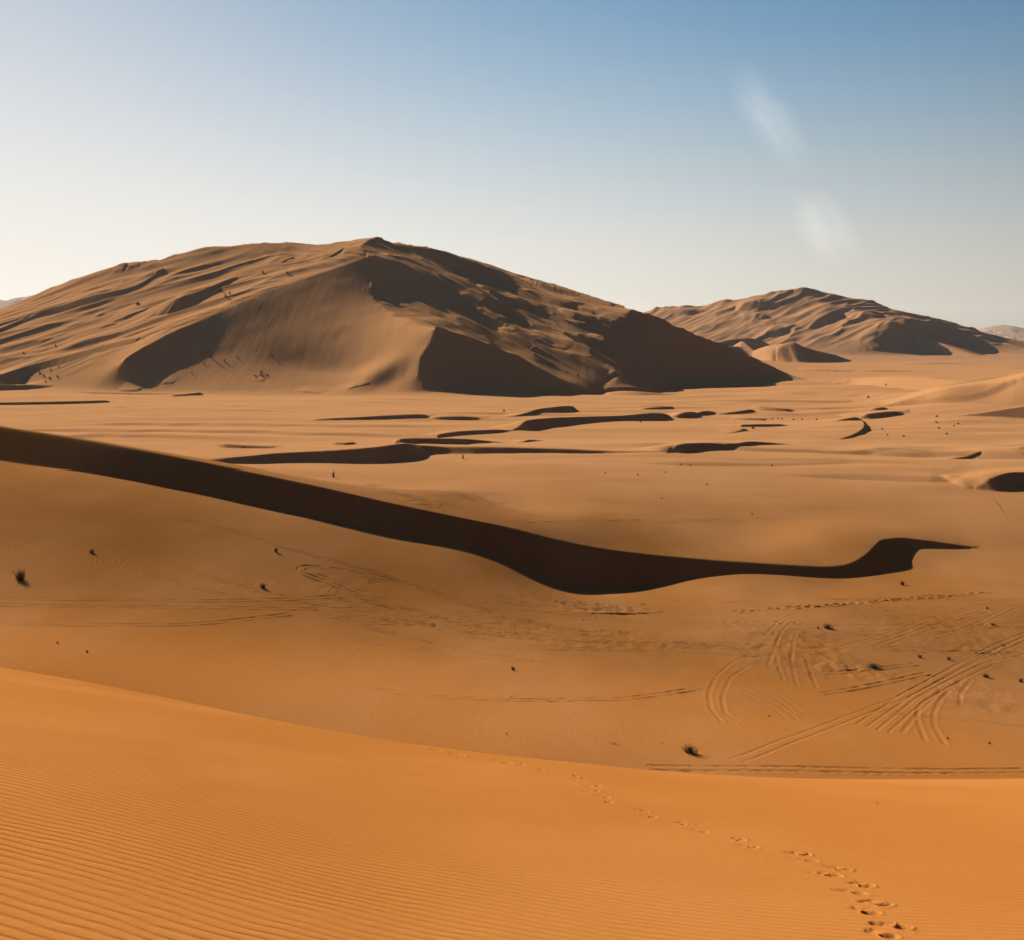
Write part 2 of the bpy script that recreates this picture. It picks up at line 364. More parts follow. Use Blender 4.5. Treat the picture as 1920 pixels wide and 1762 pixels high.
FAR = [
 [(1450,557,558),(1462,550,564),(1480,546,565),(1495,545,560),(1505,552,555)],
 [(1500,541,545),(1520,543,553),(1545,551,557),(1555,556,557)],
 [(1643,612,622),(1652,604,634),(1665,602,643),(1681,610,648),(1719,626,657),(1758,642,664),(1797,657,668),(1838,669,670)],
 [(1690,590,592),(1720,600,615),(1750,615,632),(1790,630,648),(1820,645,658),(1850,658,660)],
 [(1380,572,573),(1396,566,600),(1420,563,605),(1442,566,590),(1450,575,577)],
 [(1358,630,631),(1375,622,632),(1400,610,617),(1430,592,598),(1437,588,589)],
 [(1412,620,621),(1425,613,622),(1450,605,612),(1480,597,599)],
 [(1430,628,629),(1445,620,638),(1465,614,639),(1478,612,630),(1490,607,609)],
 [(1490,638,639),(1510,620,634),(1530,600,622),(1555,585,608),(1575,578,590),(1590,577,578)],
 [(1608,597,598),(1618,590,601),(1635,588,603),(1660,592,596)],
 [(1600,660,661),(1625,655,664),(1650,648,662),(1665,650,652)],
 [(1540,652,653),(1555,646,650),(1570,640,641)],
 [(1345,642,643),(1370,637,642),(1400,634,640),(1432,638,639)],
 [(1360,650,651),(1380,650,658),(1410,652,660),(1440,656,658)],
 [(1250,579,580),(1262,580,592),(1285,580,605),(1310,582,598),(1325,580,582)],
 [(1700,600,602),(1730,602,606),(1780,612,618),(1830,632,638),(1870,648,650)],
]
for r_ in FAR: ridge(r_, W=120, rnd=4)
slip(spline([(wx(u, q_), q_, zray(v, q_)) for u, v, q_ in [(1455,655,2145),(1473,645,2150),(1490,642,2150),(1508,651,2155),(1542,660,2160),(1573,668,2165),(1604,679,2172),(1625,687,2180)]], 4), 280)
ridge([(1500,694,694.5),(1540,693,697),(1560,694,697),(1580,698,698.4)], W=80)
ridge([(1600,697,697.2),(1650,695,697.5),(1700,696,698),(1760,698,698.5)], W=80)
ridge([(1700,683,683.2),(1740,681,683.4),(1800,681,683),(1860,683,683.5)], W=90)

# ---- pale hills on the horizon
def hills(prof, yd, depth, seed):
    global H
    u0, u1 = prof[0][0], prof[-1][0]
    pu = np.array([p[0] for p in prof], float); pv = np.array([p[1] for p in prof], float)
    r0, r1 = np.searchsorted(Y, [yd - depth, yd + depth]); c0, c1 = np.searchsorted(U, [u0, u1])
    vv = np.interp(U[c0:c1], pu, pv)
    top = (VH - vv) * yd / F + ZC
    t = np.clip(1 - np.abs(Y[r0:r1] - yd) / depth, 0, 1)
    edge = sstep(u0, u0 + 12, U[c0:c1]) * sstep(u1, u1 - 12, U[c0:c1])
    rough = 1 + .35 * fbm(X2[r0:r1, c0:c1] / 260, Y2[r0:r1, c0:c1] / 420, 3, seed) * (1 - t[:, None]) 
    h = top[None] * (t ** 1.1)[:, None] * rough * edge[None]
    H[r0:r1, c0:c1] = np.maximum(H[r0:r1, c0:c1], h)
    R = REG[r0:r1, c0:c1]; R[h > 3] = 5
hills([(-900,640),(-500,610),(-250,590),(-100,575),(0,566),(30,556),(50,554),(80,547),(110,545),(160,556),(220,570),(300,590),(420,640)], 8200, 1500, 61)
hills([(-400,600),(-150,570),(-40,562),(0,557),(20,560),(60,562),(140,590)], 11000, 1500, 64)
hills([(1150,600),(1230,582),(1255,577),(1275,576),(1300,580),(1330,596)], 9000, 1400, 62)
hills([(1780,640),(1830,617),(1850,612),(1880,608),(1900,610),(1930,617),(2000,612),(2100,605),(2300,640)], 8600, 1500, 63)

# ---- barchan ridges on the plain
PLAIN = [
 [(370,864,864),(420,859,874),(480,854,872),(521,850,864),(583,847,866),(650,843,871),(709,838,876),(746,833,871),(768,832,860),(785,837,840)],
 [(778,835,836),(800,836,844),(837,838,851),(892,838,855.5),(946,839,854),(972,840,849),(1019,841,850.5),(1056,842,848),(1147,846,849.5),(1220,848,851.5),(1262,849,853)],
 [(1260,849,852),(1268,838,856),(1286,834,857),(1305,833,849),(1329,832,844),(1360,833,843),(1385,832,844.5),(1402,829,840),(1424,829,834),(1501,835,836)],
 [(735,832,832),(750,823,831),(804,822,835.5),(855,823,833),(881,824,829),(915,827,829),(935,829,832),(963,831,834.5),(985,827,831),(995,825,829),(1030,827.5,828)],
 [(815,816,816),(862,809,816),(928,806,813),(957,807,811),(968,803,812),(985,790,814),(1000,787,815),(1020,785,803),(1056,783,798),(1092,782,791),(1165,780,785.5),(1220,775,783),(1245,776,783),(1256,780,782)],
 [(588,791,791),(600,786,792),(680,782,786),(728,779,786),(775,777,787),(795,778,786),(806,783,784)],
 [(808,784,785),(825,782,789),(860,781,789),(890,783,787),(900,787,788)],
 [(898,787,788),(910,785,791),(964,780,788),(986,775,782),(1012,767,776),(1056,762,770),(1070,762,765),(1076,763,763)],
 [(1200,768,769),(1222,765,768),(1257,763,767),(1262,764,764)],
 [(1258,780,781),(1270,778,787),(1285,773.5,787),(1303,773,782),(1308,776,777)],
 [(1306,775,776),(1318,772,780),(1330,771,778),(1340,774,775)],
 [(1340,777,777),(1380,772,778),(1408,768,777),(1414,770,772)],
 [(1414,760,760),(1430,763,771),(1455,765,773),(1475,767,773),(1486,771,772)],
 [(1370,785,785),(1400,784,789),(1425,785,790),(1435,788,789)],
 [(1385,797,797),(1420,796,800),(1460,796,798),(1478,798,801),(1500,800,802),(1540,797,800),(1575,792,795),(1605,786,789),(1612,784,786)],
 [(1612,785,786),(1625,777,787),(1645,774,786),(1665,772,783),(1682,772,779),(1697,779,780)],
 [(1740,786,786),(1777,782,786),(1835,775,787),(1920,762,786),(2050,745,790),(2200,750,795)],
 [(1628,770,770),(1640,766,771),(1655,764,770),(1664,766,767)],
 [(1345,818,818),(1370,812,815),(1392,806,808),(1394,801,802)],
 [(1770,863,863),(1800,858,861),(1832,855,858),(1840,855,855)],
 [(1880,855,855),(1902,851,855),(1920,847,855),(1990,838,856),(2100,836,860)],
 [(1828,911,912),(1840,906,917),(1852,898,926),(1866,892,928),(1882,887,921),(1896,884.5,908),(1908,884,897),(1930,884,896),(2000,880,894),(2100,882,885)],
 [(-200,722,735),(-80,721,734),(0,721.7,733),(20,722,733),(45,722,731),(60,721.7,726),(83,723,726.5),(120,724.5,727),(155,725.7,726)],
 [(-300,757,764),(-100,756,762),(0,755,760.5),(100,753.5,759.5),(167,752,756.5),(205,751,751.5)],
 [(222,731,731.5),(235,731,735.5),(248,731,737),(262,731,732.5)],
 [(320,742,742.5),(327,741,746.5),(345,739.5,744.5),(362,738,741),(378,735.7,736)],
 [(548,732.5,733),(570,734,737.5),(595,738,739)],
 [(300,715,715.5),(310,715.5,722),(325,717,723),(332,720,721)],
 [(468,715,715.5),(478,714.5,718),(490,713,717),(496,712.5,713)],
 [(398,832,832),(410,832,838),(425,833,842.5),(456,835.5,843),(490,837,841),(515,838,838.5)],
 [(618,830,830.5),(630,830,835),(645,831,837.5),(660,829.5,834),(664,829,829.5)],
 [(640,736,736),(660,726,729),(690,717,720),(712,708,709)],
 [(700,746,746),(720,746,748.5),(750,748,749)],
 [(216,765,765.5),(225,764,766),(236,765,765.5)],
 [(428,762,762.5),(436,762,765),(445,763,763.5)],
]
for r_ in sorted(PLAIN, key=lambda a: -np.mean([p[1] for p in a])): ridge(r_, W=30, fit=9.)
ridge([(1655,761,761.5),(1720,743,757),(1777,727,762),(1850,720,766),(1920,711,763),(2020,700,765),(2120,704,770)], W=160, m=.34, mv=.3, rnd=5)
for r_ in [[(1540,846,846.5),(1650,845,854),(1750,848,861),(1850,846,863),(1960,842,862),(2080,842,856)],[(1450,888,888.5),(1600,886,893),(1720,889,898),(1822,893,897),(1850,896,896.5)],[(1180,868,868.5),(1300,866,873),(1420,868,876),(1540,866,871),(1600,866,866.5)],
           [(1380,738,738.5),(1480,734,741),(1580,736,743),(1660,738,741),(1700,739,739.3)],[(1300,752,752.3),(1400,749,755),(1520,751,757),(1600,753,755)]]: ridge(r_, W=70, m=.24, mv=.22, rnd=3)
ridge([(1130,738,738.5),(1160,734,741),(1200,735,744),(1240,738,742),(1268,740,740.5)], W=60, m=.3, mv=.3, rnd=3)
ridge([(1560,718,718),(1623,709,714),(1681,706,719),(1739,708,724),(1780,712,723),(1830,716,718),(1850,717,717)], W=120, m=.45, mv=.4, rnd=6)
# side-facing lobe of the large barchan
def crest_uv(pts, A):
    out = []
    for u, v, a in pts:
        yy = raycast(u, v + a * 1.0); out.append((wx(u, yy), yy + a * .8, zray(v, yy + a * .8)))
    return spline(out, 4)
slip(crest_uv([(1572,824,1),(1600,817,5),(1622,806,8),(1627,796,8),(1620,789,5),(1612,785,2)], 1), 60)
slip(crest_uv([(1897,985,1),(1893,965,4),(1880,945,4),(1865,932,2)], 1), 40)

# ---- the long ridge between basin and plain
mc = [(wx(u, yc), yc, zray(vc, yc)) for u, vc, yc, vf in MID]
for u, v, yy in [(1603,1049,321),(1625,1034,327),(1640,1018,334),(1650,1010,342),(1690,1006,350),(1740,1011,350),(1790,1018,349),(1850,1026,348)]:
    mc.append((wx(u, yy), yy, zray(v, yy)))
slip(spline(mc, 5), 90, .69, .6, 2)

# ---- the near dune the photographer stands on
brink_u = np.array([-1400,-400,-150,0,210,420,640,800,960,1100,1250,1400,1500,1700,1920,2200,2600,3400])
brink_v = np.array([1150,1190,1222,1250,1287,1331,1373,1399,1418,1432,1446,1455,1459,1461,1459,1453,1440,1420])
def smooth_interp(x):
    s = 0
    for o in np.linspace(-90, 90, 13): s = s + np.interp(x + o, brink_u, brink_v)
    return s / 13
rb = (smooth_interp(U) - VH) / F
yb = np.interp(U, [-1400, 0, 480, 960, 1920, 3400], [44, 42, 40, 38, 37, 37])
q = Y2 / yb[None]
a0 = 1.72
drop = a0 * (1 - q) ** 2 + rb[None] * Y2
over = np.maximum(Y2 - yb[None], 0)
drop = drop + np.minimum(over ** 2 * .006, np.maximum(0, over * .3 - 2))
drop = drop + np.maximum(0, over - 14) * .12
FG = ZC - drop + (.05 * fbm(X2 / 9, Y2 / 7, 3, 71) * sstep(3, 12, Y2)).astype(np.float32)
FG[Y > 400] = -999
m_ = (FG > H)
# soft meeting with the basin floor
kk = 5.; hh = H; mx = np.maximum(FG, hh) + np.where((Y2 > 60) & (Y2 < 200), np.maximum(kk - np.abs(FG - hh), 0) ** 2 / (4 * kk), 0)
H = np.where(Y2 < 200, mx, hh).astype(np.float32)
REG[m_ & (Y2 < 200)] = 1
del FG, drop, over, mx

# ------------------------------------------------------------------ tyre ruts, prints (real relief)
def rut(pts3, w, depth, berm=.5, breakup=.0, seed=0):
    c = np.array(pts3); mg = w * 3.2
    # split long lines into short windows
    step = 6
    for i in range(0, len(c) - 1, step):
        s = c[i:i + step + 1]
        if len(s) < 2: break
        rs, cs = window(s[:, 0].min() - mg, s[:, 0].max() + mg, s[:, 1].min() - mg, s[:, 1].max() + mg)
        xs, ys = X2[rs, cs], Y2[rs, cs]
        if xs.size == 0: continue
        d, par = near(xs, ys, s)
        ok = ((par > 1e-4) & (par < len(s) - 1 - 1e-4))
        g = -depth * np.exp(-(d / w) ** 2) + depth * berm * np.exp(-((np.abs(d) - 1.7 * w) / (.6 * w)) ** 2)
        if breakup: g = g * np.clip(.55 + breakup * noise(xs / 1.6, ys / 2.6, seed + 3), 0, 1.3)
        H[rs, cs] += np.where(ok & (np.abs(d) < mg), g, 0).astype(np.float32)
def to_world(pts, per=8):
    o = []
    for u, v in pts:
        yy = raycast(u, v, HB)
        if yy is not None and yy > 50: o.append((wx(u, yy), yy))
    return spline(o, per) if len(o) > 1 else None
def track(pts, gauge=1.7, w=.28, depth=.09, single=False, breakup=.3):
    p = to_world(pts)
    if p is None or len(p) < 2: return
    t = np.gradient(p, axis=0); t /= np.linalg.norm(t, axis=1)[:, None] + 1e-9; nrm = np.stack([-t[:, 1], t[:, 0]], 1)
    far_ = max(1., p[:, 1].mean() / 230)
    for s in ([0] if single else [-.5, .5]):
        rut(p + nrm * s * gauge, w * far_, depth, .55, breakup, random.randrange(99))
HB = H.copy()
TR = [
 [(1380,1425),(1440,1403),(1625,1332),(1745,1278),(1790,1252),(1860,1215),(1925,1188),(1990,1165)],
 [(1615,1360),(1700,1302),(1760,1270),(1830,1235),(1925,1195)],
 [(1655,1370),(1727,1310),(1790,1275),(1852,1245),(1925,1228)],
 [(1692,1372),(1725,1332),(1760,1300),(1800,1275)],
 [(1735,1388),(1720,1350),(1725,1322),(1765,1292)],
 [(1772,1395),(1752,1360),(1752,1332),(1772,1300),(1802,1278)],
 [(1800,1322),(1802,1298),(1820,1275)],
 [(1580,1212),(1665,1190),(1740,1162),(1815,1140),(1925,1118)],
 [(1647,1210),(1740,1178),(1802,1158),(1865,1140),(1925,1130)],
 [(1747,1196),(1815,1178),(1890,1142),(1925,1130)],
 [(1495,1194),(1560,1196),(1612,1199)],
 [(1250,1205),(1440,1210),(1582,1211),(1715,1215),(1840,1222),(1925,1229)],
 [(1640,1219),(1760,1221),(1925,1224)],
 [(1440,1290),(1525,1305),(1602,1325),(1665,1334),(1752,1343),(1925,1363)],
 [(1600,1140),(1677,1146),(1777,1160),(1860,1176)],
 [(1435,1190),(1465,1160),(1500,1148),(1590,1138)],
 [(1455,1205),(1467,1182),(1487,1162)],
 [(1485,1235),(1487,1205),(1492,1187)],
 [(1440,1245),(1452,1215),(1462,1190)],
 [(1532,1290),(1520,1260),(1512,1235)],
 [(1495,1285),(1485,1247),(1482,1222)],
 [(1470,1275),(1458,1245),(1456,1225)],
 [(1500,1337),(1465,1310),(1440,1295),(1390,1275),(1350,1255)],
 [(1485,1347),(1455,1325),(1425,1310),(1370,1280)],
 [(1355,1355),(1332,1325),(1330,1295),(1345,1265),(1375,1240),(1410,1225)],
 [(1385,1350),(1360,1335),(1355,1305),(1370,1270),(1400,1250)],
 [(0,1121),(146,1123.5),(401,1126),(547,1123),(640,1118)],
 [(0,1134),(153,1137),(401,1139),(600,1142)],
 [(0,1165),(91,1172),(328,1171),(456,1161),(547,1151)],
 [(328,971),(401,986),(521,1022),(700,1073),(830,1110),(950,1150),(1050,1180),(1150,1200),(1250,1208)],
 [(655,1063),(782,1103),(892,1139),(1001,1165),(1110,1197),(1220,1227),(1300,1250),(1380,1270)],
 [(690,1066),(830,1118),(960,1158),(1060,1178),(1180,1185)],
 [(600,1154),(819,1172),(960,1190),(1120,1205),(1260,1212),(1430,1215)],
 [(647,1161),(819,1208),(965,1234),(1056,1248)],
 [(960,1307),(1160,1310),(1310,1290)],
 [(700,1292),(800,1305),(960,1312),(1080,1312)],
 [(620,1120),(760,1160),(900,1188),(1040,1200),(1200,1204)],
 [(600,1078),(760,1140),(900,1176),(1060,1194)],
 [(300,1050),(420,1090),(560,1125),(700,1148)],
 [(280,1075),(400,1110),(460,1122)],
 [(980,1160),(1120,1190),(1260,1230),(1345,1265),(1430,1290)],
 [(1100,1170),(1240,1200),(1400,1212)],
 [(1080,1215),(1250,1220),(1400,1228),(1560,1222)],
 [(1290,1240),(1400,1268),(1470,1275)],
 [(1510,1265),(1620,1255),(1720,1245)],
 [(1540,1300),(1680,1275),(1740,1262)],
]
rt = random.Random(5)
EXTRA = []
for _ in range(115):
    u0 = rt.uniform(560, 1800); L_ = rt.uniform(90, 420); v0 = 1118 + 110 * rt.random() + max(0, 1000 - u0) * -.02
    sl_ = rt.gauss(.0, .03) + (.16 if u0 < 900 else .07 if u0 < 1150 else 0.)
    EXTRA.append([(u0, v0), (u0 + L_ / 2, v0 + sl_ * L_ / 2 + rt.uniform(-3, 3)), (u0 + L_, v0 + sl_ * .6 * L_)])
for _ in range(26):
    u0 = rt.uniform(950, 1700); L_ = rt.uniform(80, 300); v0 = rt.uniform(938, 985)
    EXTRA.append([(u0, v0), (u0 + L_ / 2, v0 + rt.uniform(-3, 2)), (u0 + L_, v0 + rt.uniform(-4, 8))])
for t_ in EXTRA: track(t_, single=rt.random() < .5, w=.2, depth=rt.uniform(.07, .17), breakup=.8)
ONE = {3, 4, 5, 6, 15, 16, 17, 18, 19, 20, 21, 24, 25}
for k_, t_ in enumerate(TR): track(t_, single=k_ in ONE, w=.36 if k_ in ONE else .28, depth=.085 if k_ < 10 or 15 <= k_ < 26 else .17, breakup=.25 if k_ < 10 or 15 <= k_ < 26 else .5)
track([(1215,1439),(1400,1440),(1600,1443),(1800,1445),(1925,1444),(2050,1442)], 1.6, .22, .3, breakup=.5)
track([(575,1077),(620,1094),(700,1127),(745,1141)], 2.2, .38, .33, breakup=.4)
track([(640,1095),(600,1080),(566,1068),(575,1062),(610,1064),(660,1072),(720,1092)], 2., .3, .22, breakup=.4)
for t_ in [[(1220,958),(1439,957),(1621,964),(1767,986),(1876,1015),(1930,1030)],[(1220,968),(1500,973),(1694,982),(1800,1002),(1890,1025)],[(1400,942),(1550,948),(1700,965)],
           [(964,979),(1140,965),(1300,956)],[(1001,993),(1200,982),(1290,978)],[(1080,972),(1250,962),(1400,960)],[(1030,985),(1180,974),(1360,970)],[(1100,998),(1230,988),(1350,986)],
           [(680,928),(740,922),(800,915)],[(1540,1270),(1600,1262)]]:
    track(t_, 1.8, .26, .07, breakup=.3)
# dotted footprints across the basin floor
def prints(pts, gap, w, ln, depth, side):
    p = to_world(pts, 20)
    if p is None: return
    L = np.concatenate([[0], np.cumsum(np.hypot(*np.diff(p, axis=0).T))]); k = 0
    for s in np.arange(0, L[-1], gap):
        x = np.interp(s, L, p[:, 0]); yv = np.interp(s, L, p[:, 1]); k += 1
        x += random.uniform(-.8, .8) + (side if k % 2 else -side); yv += random.uniform(-1., 1.) + (side if k % 2 else -side)
        rs, cs = window(x - ln * 3, x + ln * 3, yv - ln * 3, yv + ln * 3)
        dx = X2[rs, cs] - x; dy = Y2[rs, cs] - yv; e = (dx / ln) ** 2 + (dy / w) ** 2
        H[rs, cs] += (-depth * np.exp(-e) + .5 * depth * np.exp(-(np.sqrt(e) - 1.7) ** 2 * 3)).astype(np.float32)
prints([(0,1020),(140,1038),(300,1065),(420,1085),(560,1098),(680,1118)], 1.5, .35, .4, .07, .8)
prints([(30,1032),(200,1055),(360,1082),(520,1110)], 1.7, .35, .4, .07, 1.3)
prints([(1380,1146),(1565,1133),(1665,1125),(1765,1118),(1850,1110)], 1.5, .55, .8, .22, .7)
prints([(1500,1142),(1620,1128),(1760,1113)], 1.7, .55, .8, .2, .4)
prints([(1360,1166),(1440,1166),(1510,1168)], 2.0, .55, .7, .15, .3)
# trampled, lumpy sand where the tracks cross
def lumpy(u, v, ru, rv, amp, seed, size=2.2):
    yy = raycast(u, v, HB); x = wx(u, yy); rx = ru * yy / F; ry = abs(raycast(u, v - rv, HB) - raycast(u, v + rv, HB)) / 2
    rs, cs = window(x - rx * 1.6, x + rx * 1.6, yy - ry * 1.6, yy + ry * 1.6)
    e = ((X2[rs, cs] - x) / rx) ** 2 + ((Y2[rs, cs] - yy) / ry) ** 2
    g = np.exp(-e * e); H[rs, cs] += (g * amp * fbm(X2[rs, cs] / size, Y2[rs, cs] / (size * 1.7), 3, seed)).astype(np.float32)
    return rs, cs, g
for a in [(1120,1140,130,14,.18,5),(1100,1195,260,22,.16,6),(1480,1215,120,55,.2,7),(1600,1255,90,16,.35,8),(1800,1180,170,60,.14,9),(1820,1305,120,35,.16,10),(650,1100,90,30,.14,12)]: lumpy(*a)
# gravelly outcrops: darker, rougher ground
for a in [(790,937,70,9,.4,14,4.),(880,935,110,18,.2,15,8.),(700,909,20,2.5,.6,18,3.)]:
    rs, cs, g = lumpy(*a)
    STAIN[rs, cs] = np.maximum(STAIN[rs, cs], g * np.clip(.5 + 1.1 * fbm(X2[rs, cs] / 7, Y2[rs, cs] / 9, 3, a[5] + 40), 0, 1))
rs, cs = window(-40, 170, 150, 285); xs, ys = X2[rs, cs], Y2[rs, cs]
reg_ = sstep(-30, 30, xs) * sstep(150, 180, ys) * sstep(285, 255, ys)
STAIN[rs, cs] = np.maximum(STAIN[rs, cs], reg_ * np.clip(.16 + .55 * fbm(xs / 22, ys / 13, 4, 91), 0, .5))
rs, cs, g = lumpy(1130, 1139, 100, 8, .25, 19, 1.6)
STAIN[rs, cs] = np.maximum(STAIN[rs, cs], .7 * g)
ridge([(1070,1149,1149.2),(1090,1148,1150.5),(1150,1148,1151),(1210,1148,1150),(1245,1146,1146.3)], W=4)

# human footprints down the near dune
def foot(u, v, w=.075, ln=.15, depth=.06, ang=None):
    yy = raycast(u, v, HB)
    if yy is None or yy > 60: return
    x = wx(u, yy); ang = random.uniform(-.5, .1) if ang is None else ang
    R_ = .8; rs, cs = window(x - R_, x + R_, yy - R_, yy + R_)
    dx = X2[rs, cs] - x; dy = Y2[rs, cs] - yy
    a = dx * math.cos(ang) + dy * math.sin(ang); b = -dx * math.sin(ang) + dy * math.cos(ang)
    jit = 1 + .28 * noise(X2[rs, cs] * 16, Y2[rs, cs] * 12, int(u) % 97); a = a * jit; b = b * jit
    e = np.sqrt((a / w) ** 2 + ((b - ln * .3) / ln) ** 2)
    sh = sstep(1.25, .62, e)
    floor_ = .55 + .45 * np.clip(-(b - ln * .3) / ln, -1, 1)          # deeper towards the heel end
    g = -depth * sstep(1.2, .7, e) * floor_ + depth * .06 * np.exp(-((e - 1.4) / .22) ** 2)
    scuff = np.exp(-((a + w * 1.2) / (w * 1.1)) ** 2) * sstep(ln * .9, ln * 1.6, b) * sstep(ln * 2.9, ln * 2.0, b)
    H[rs, cs] += (g - depth * .2 * scuff).astype(np.float32)
FT = [(1415,1110),(1465,1078),(1350,1022),(1390,992),(1305,948),(1330,920),(1205,882),(1245,860),(1125,827),(1100,803),(905,775),(860,748),(720,718),(655,690),(530,662),(505,640),(365,607),(355,588),(320,562),(280,567),(325,545),(290,548),(240,522),(235,508),(270,518),(40,462),(110,485)]
for i, (a, b) in enumerate(FT):
    k = 1.0 + .12 * random.random()
    foot(960 + a / 2, 1200 + b / 2, 0.058 * k, .082 * k, .14 * (1.25 if i % 2 else .75), random.uniform(-.25, .25))
for u, v in [(515,1348),(525,1350),(555,1354),(566,1356),(610,1363),(622,1365),(640,1368),(690,1378),(700,1380),(722,1385),(735,1387),(748,1388),(762,1391),(775,1392),(790,1395),(815,1401),(850,1408),(862,1410),(890,1415),(905,1417),(930,1421),(950,1425),(975,1430)]:
    foot(u, v + 4, .16, .30, .17)

# ------------------------------------------------------------------ materials
def mat_new(name):
    m = bpy.data.materials.new(name); m.use_nodes = True; nt = m.node_tree; nt.nodes.clear(); return m, nt
def N(nt, t, **kw):
    n_ = nt.nodes.new(t)
    for k, v in kw.items():
        if k.startswith('i_'):
            key = k[2:]; key = int(key) if key.isdigit() else key.replace('_', ' ')
            n_.inputs[key].default_value = v
        else: setattr(n_, k, v)
    return n_
def math_(nt, op, a, b=None, c=None):
    n_ = N(nt, 'ShaderNodeMath', operation=op)
    for i, v in enumerate((a, b, c)):
        if v is None: continue
        if isinstance(v, (int, float)): n_.inputs[i].default_value = v
        else: nt.links.new(v, n_.inputs[i])
    return n_.outputs[0]
def noise_n(nt, vec, scale, detail=3, rough=.55, dist=0.):
    n_ = N(nt, 'ShaderNodeTexNoise'); n_.inputs['Scale'].default_value = scale; n_.inputs['Detail'].default_value = detail
    n_.inputs['Roughness'].default_value = rough; n_.inputs['Distortion'].default_value = dist
    nt.links.new(vec, n_.inputs['Vector']); return n_.outputs['Fac']
def mapr(nt, v, a, b, c, d):
    n_ = N(nt, 'ShaderNodeMapRange'); n_.interpolation_type = 'SMOOTHSTEP'
    nt.links.new(v, n_.inputs[0])
    for i, x in enumerate((a, b, c, d)): n_.inputs[i + 1].default_value = x
    return n_.outputs[0]
def mixc(nt, f, a, b, mode='MIX'):
    n_ = N(nt, 'ShaderNodeMix', data_type='RGBA', blend_type=mode)
    for s, v in ((0, f), (6, a), (7, b)):
        if isinstance(v, (int, float)): n_.inputs[s].default_value = v
        elif isinstance(v, tuple): n_.inputs[s].default_value = v
        else: nt.links.new(v, n_.inputs[s])
    return n_.outputs[2]
NEAR_C = (.272, .098, .020, 1); BASIN_C = (.185, .072, .0165, 1); PLAIN_C = (.365, .176, .070, 1); FAR_C = (.285, .143, .068, 1); HILL_C = (.30, .22, .16, 1)
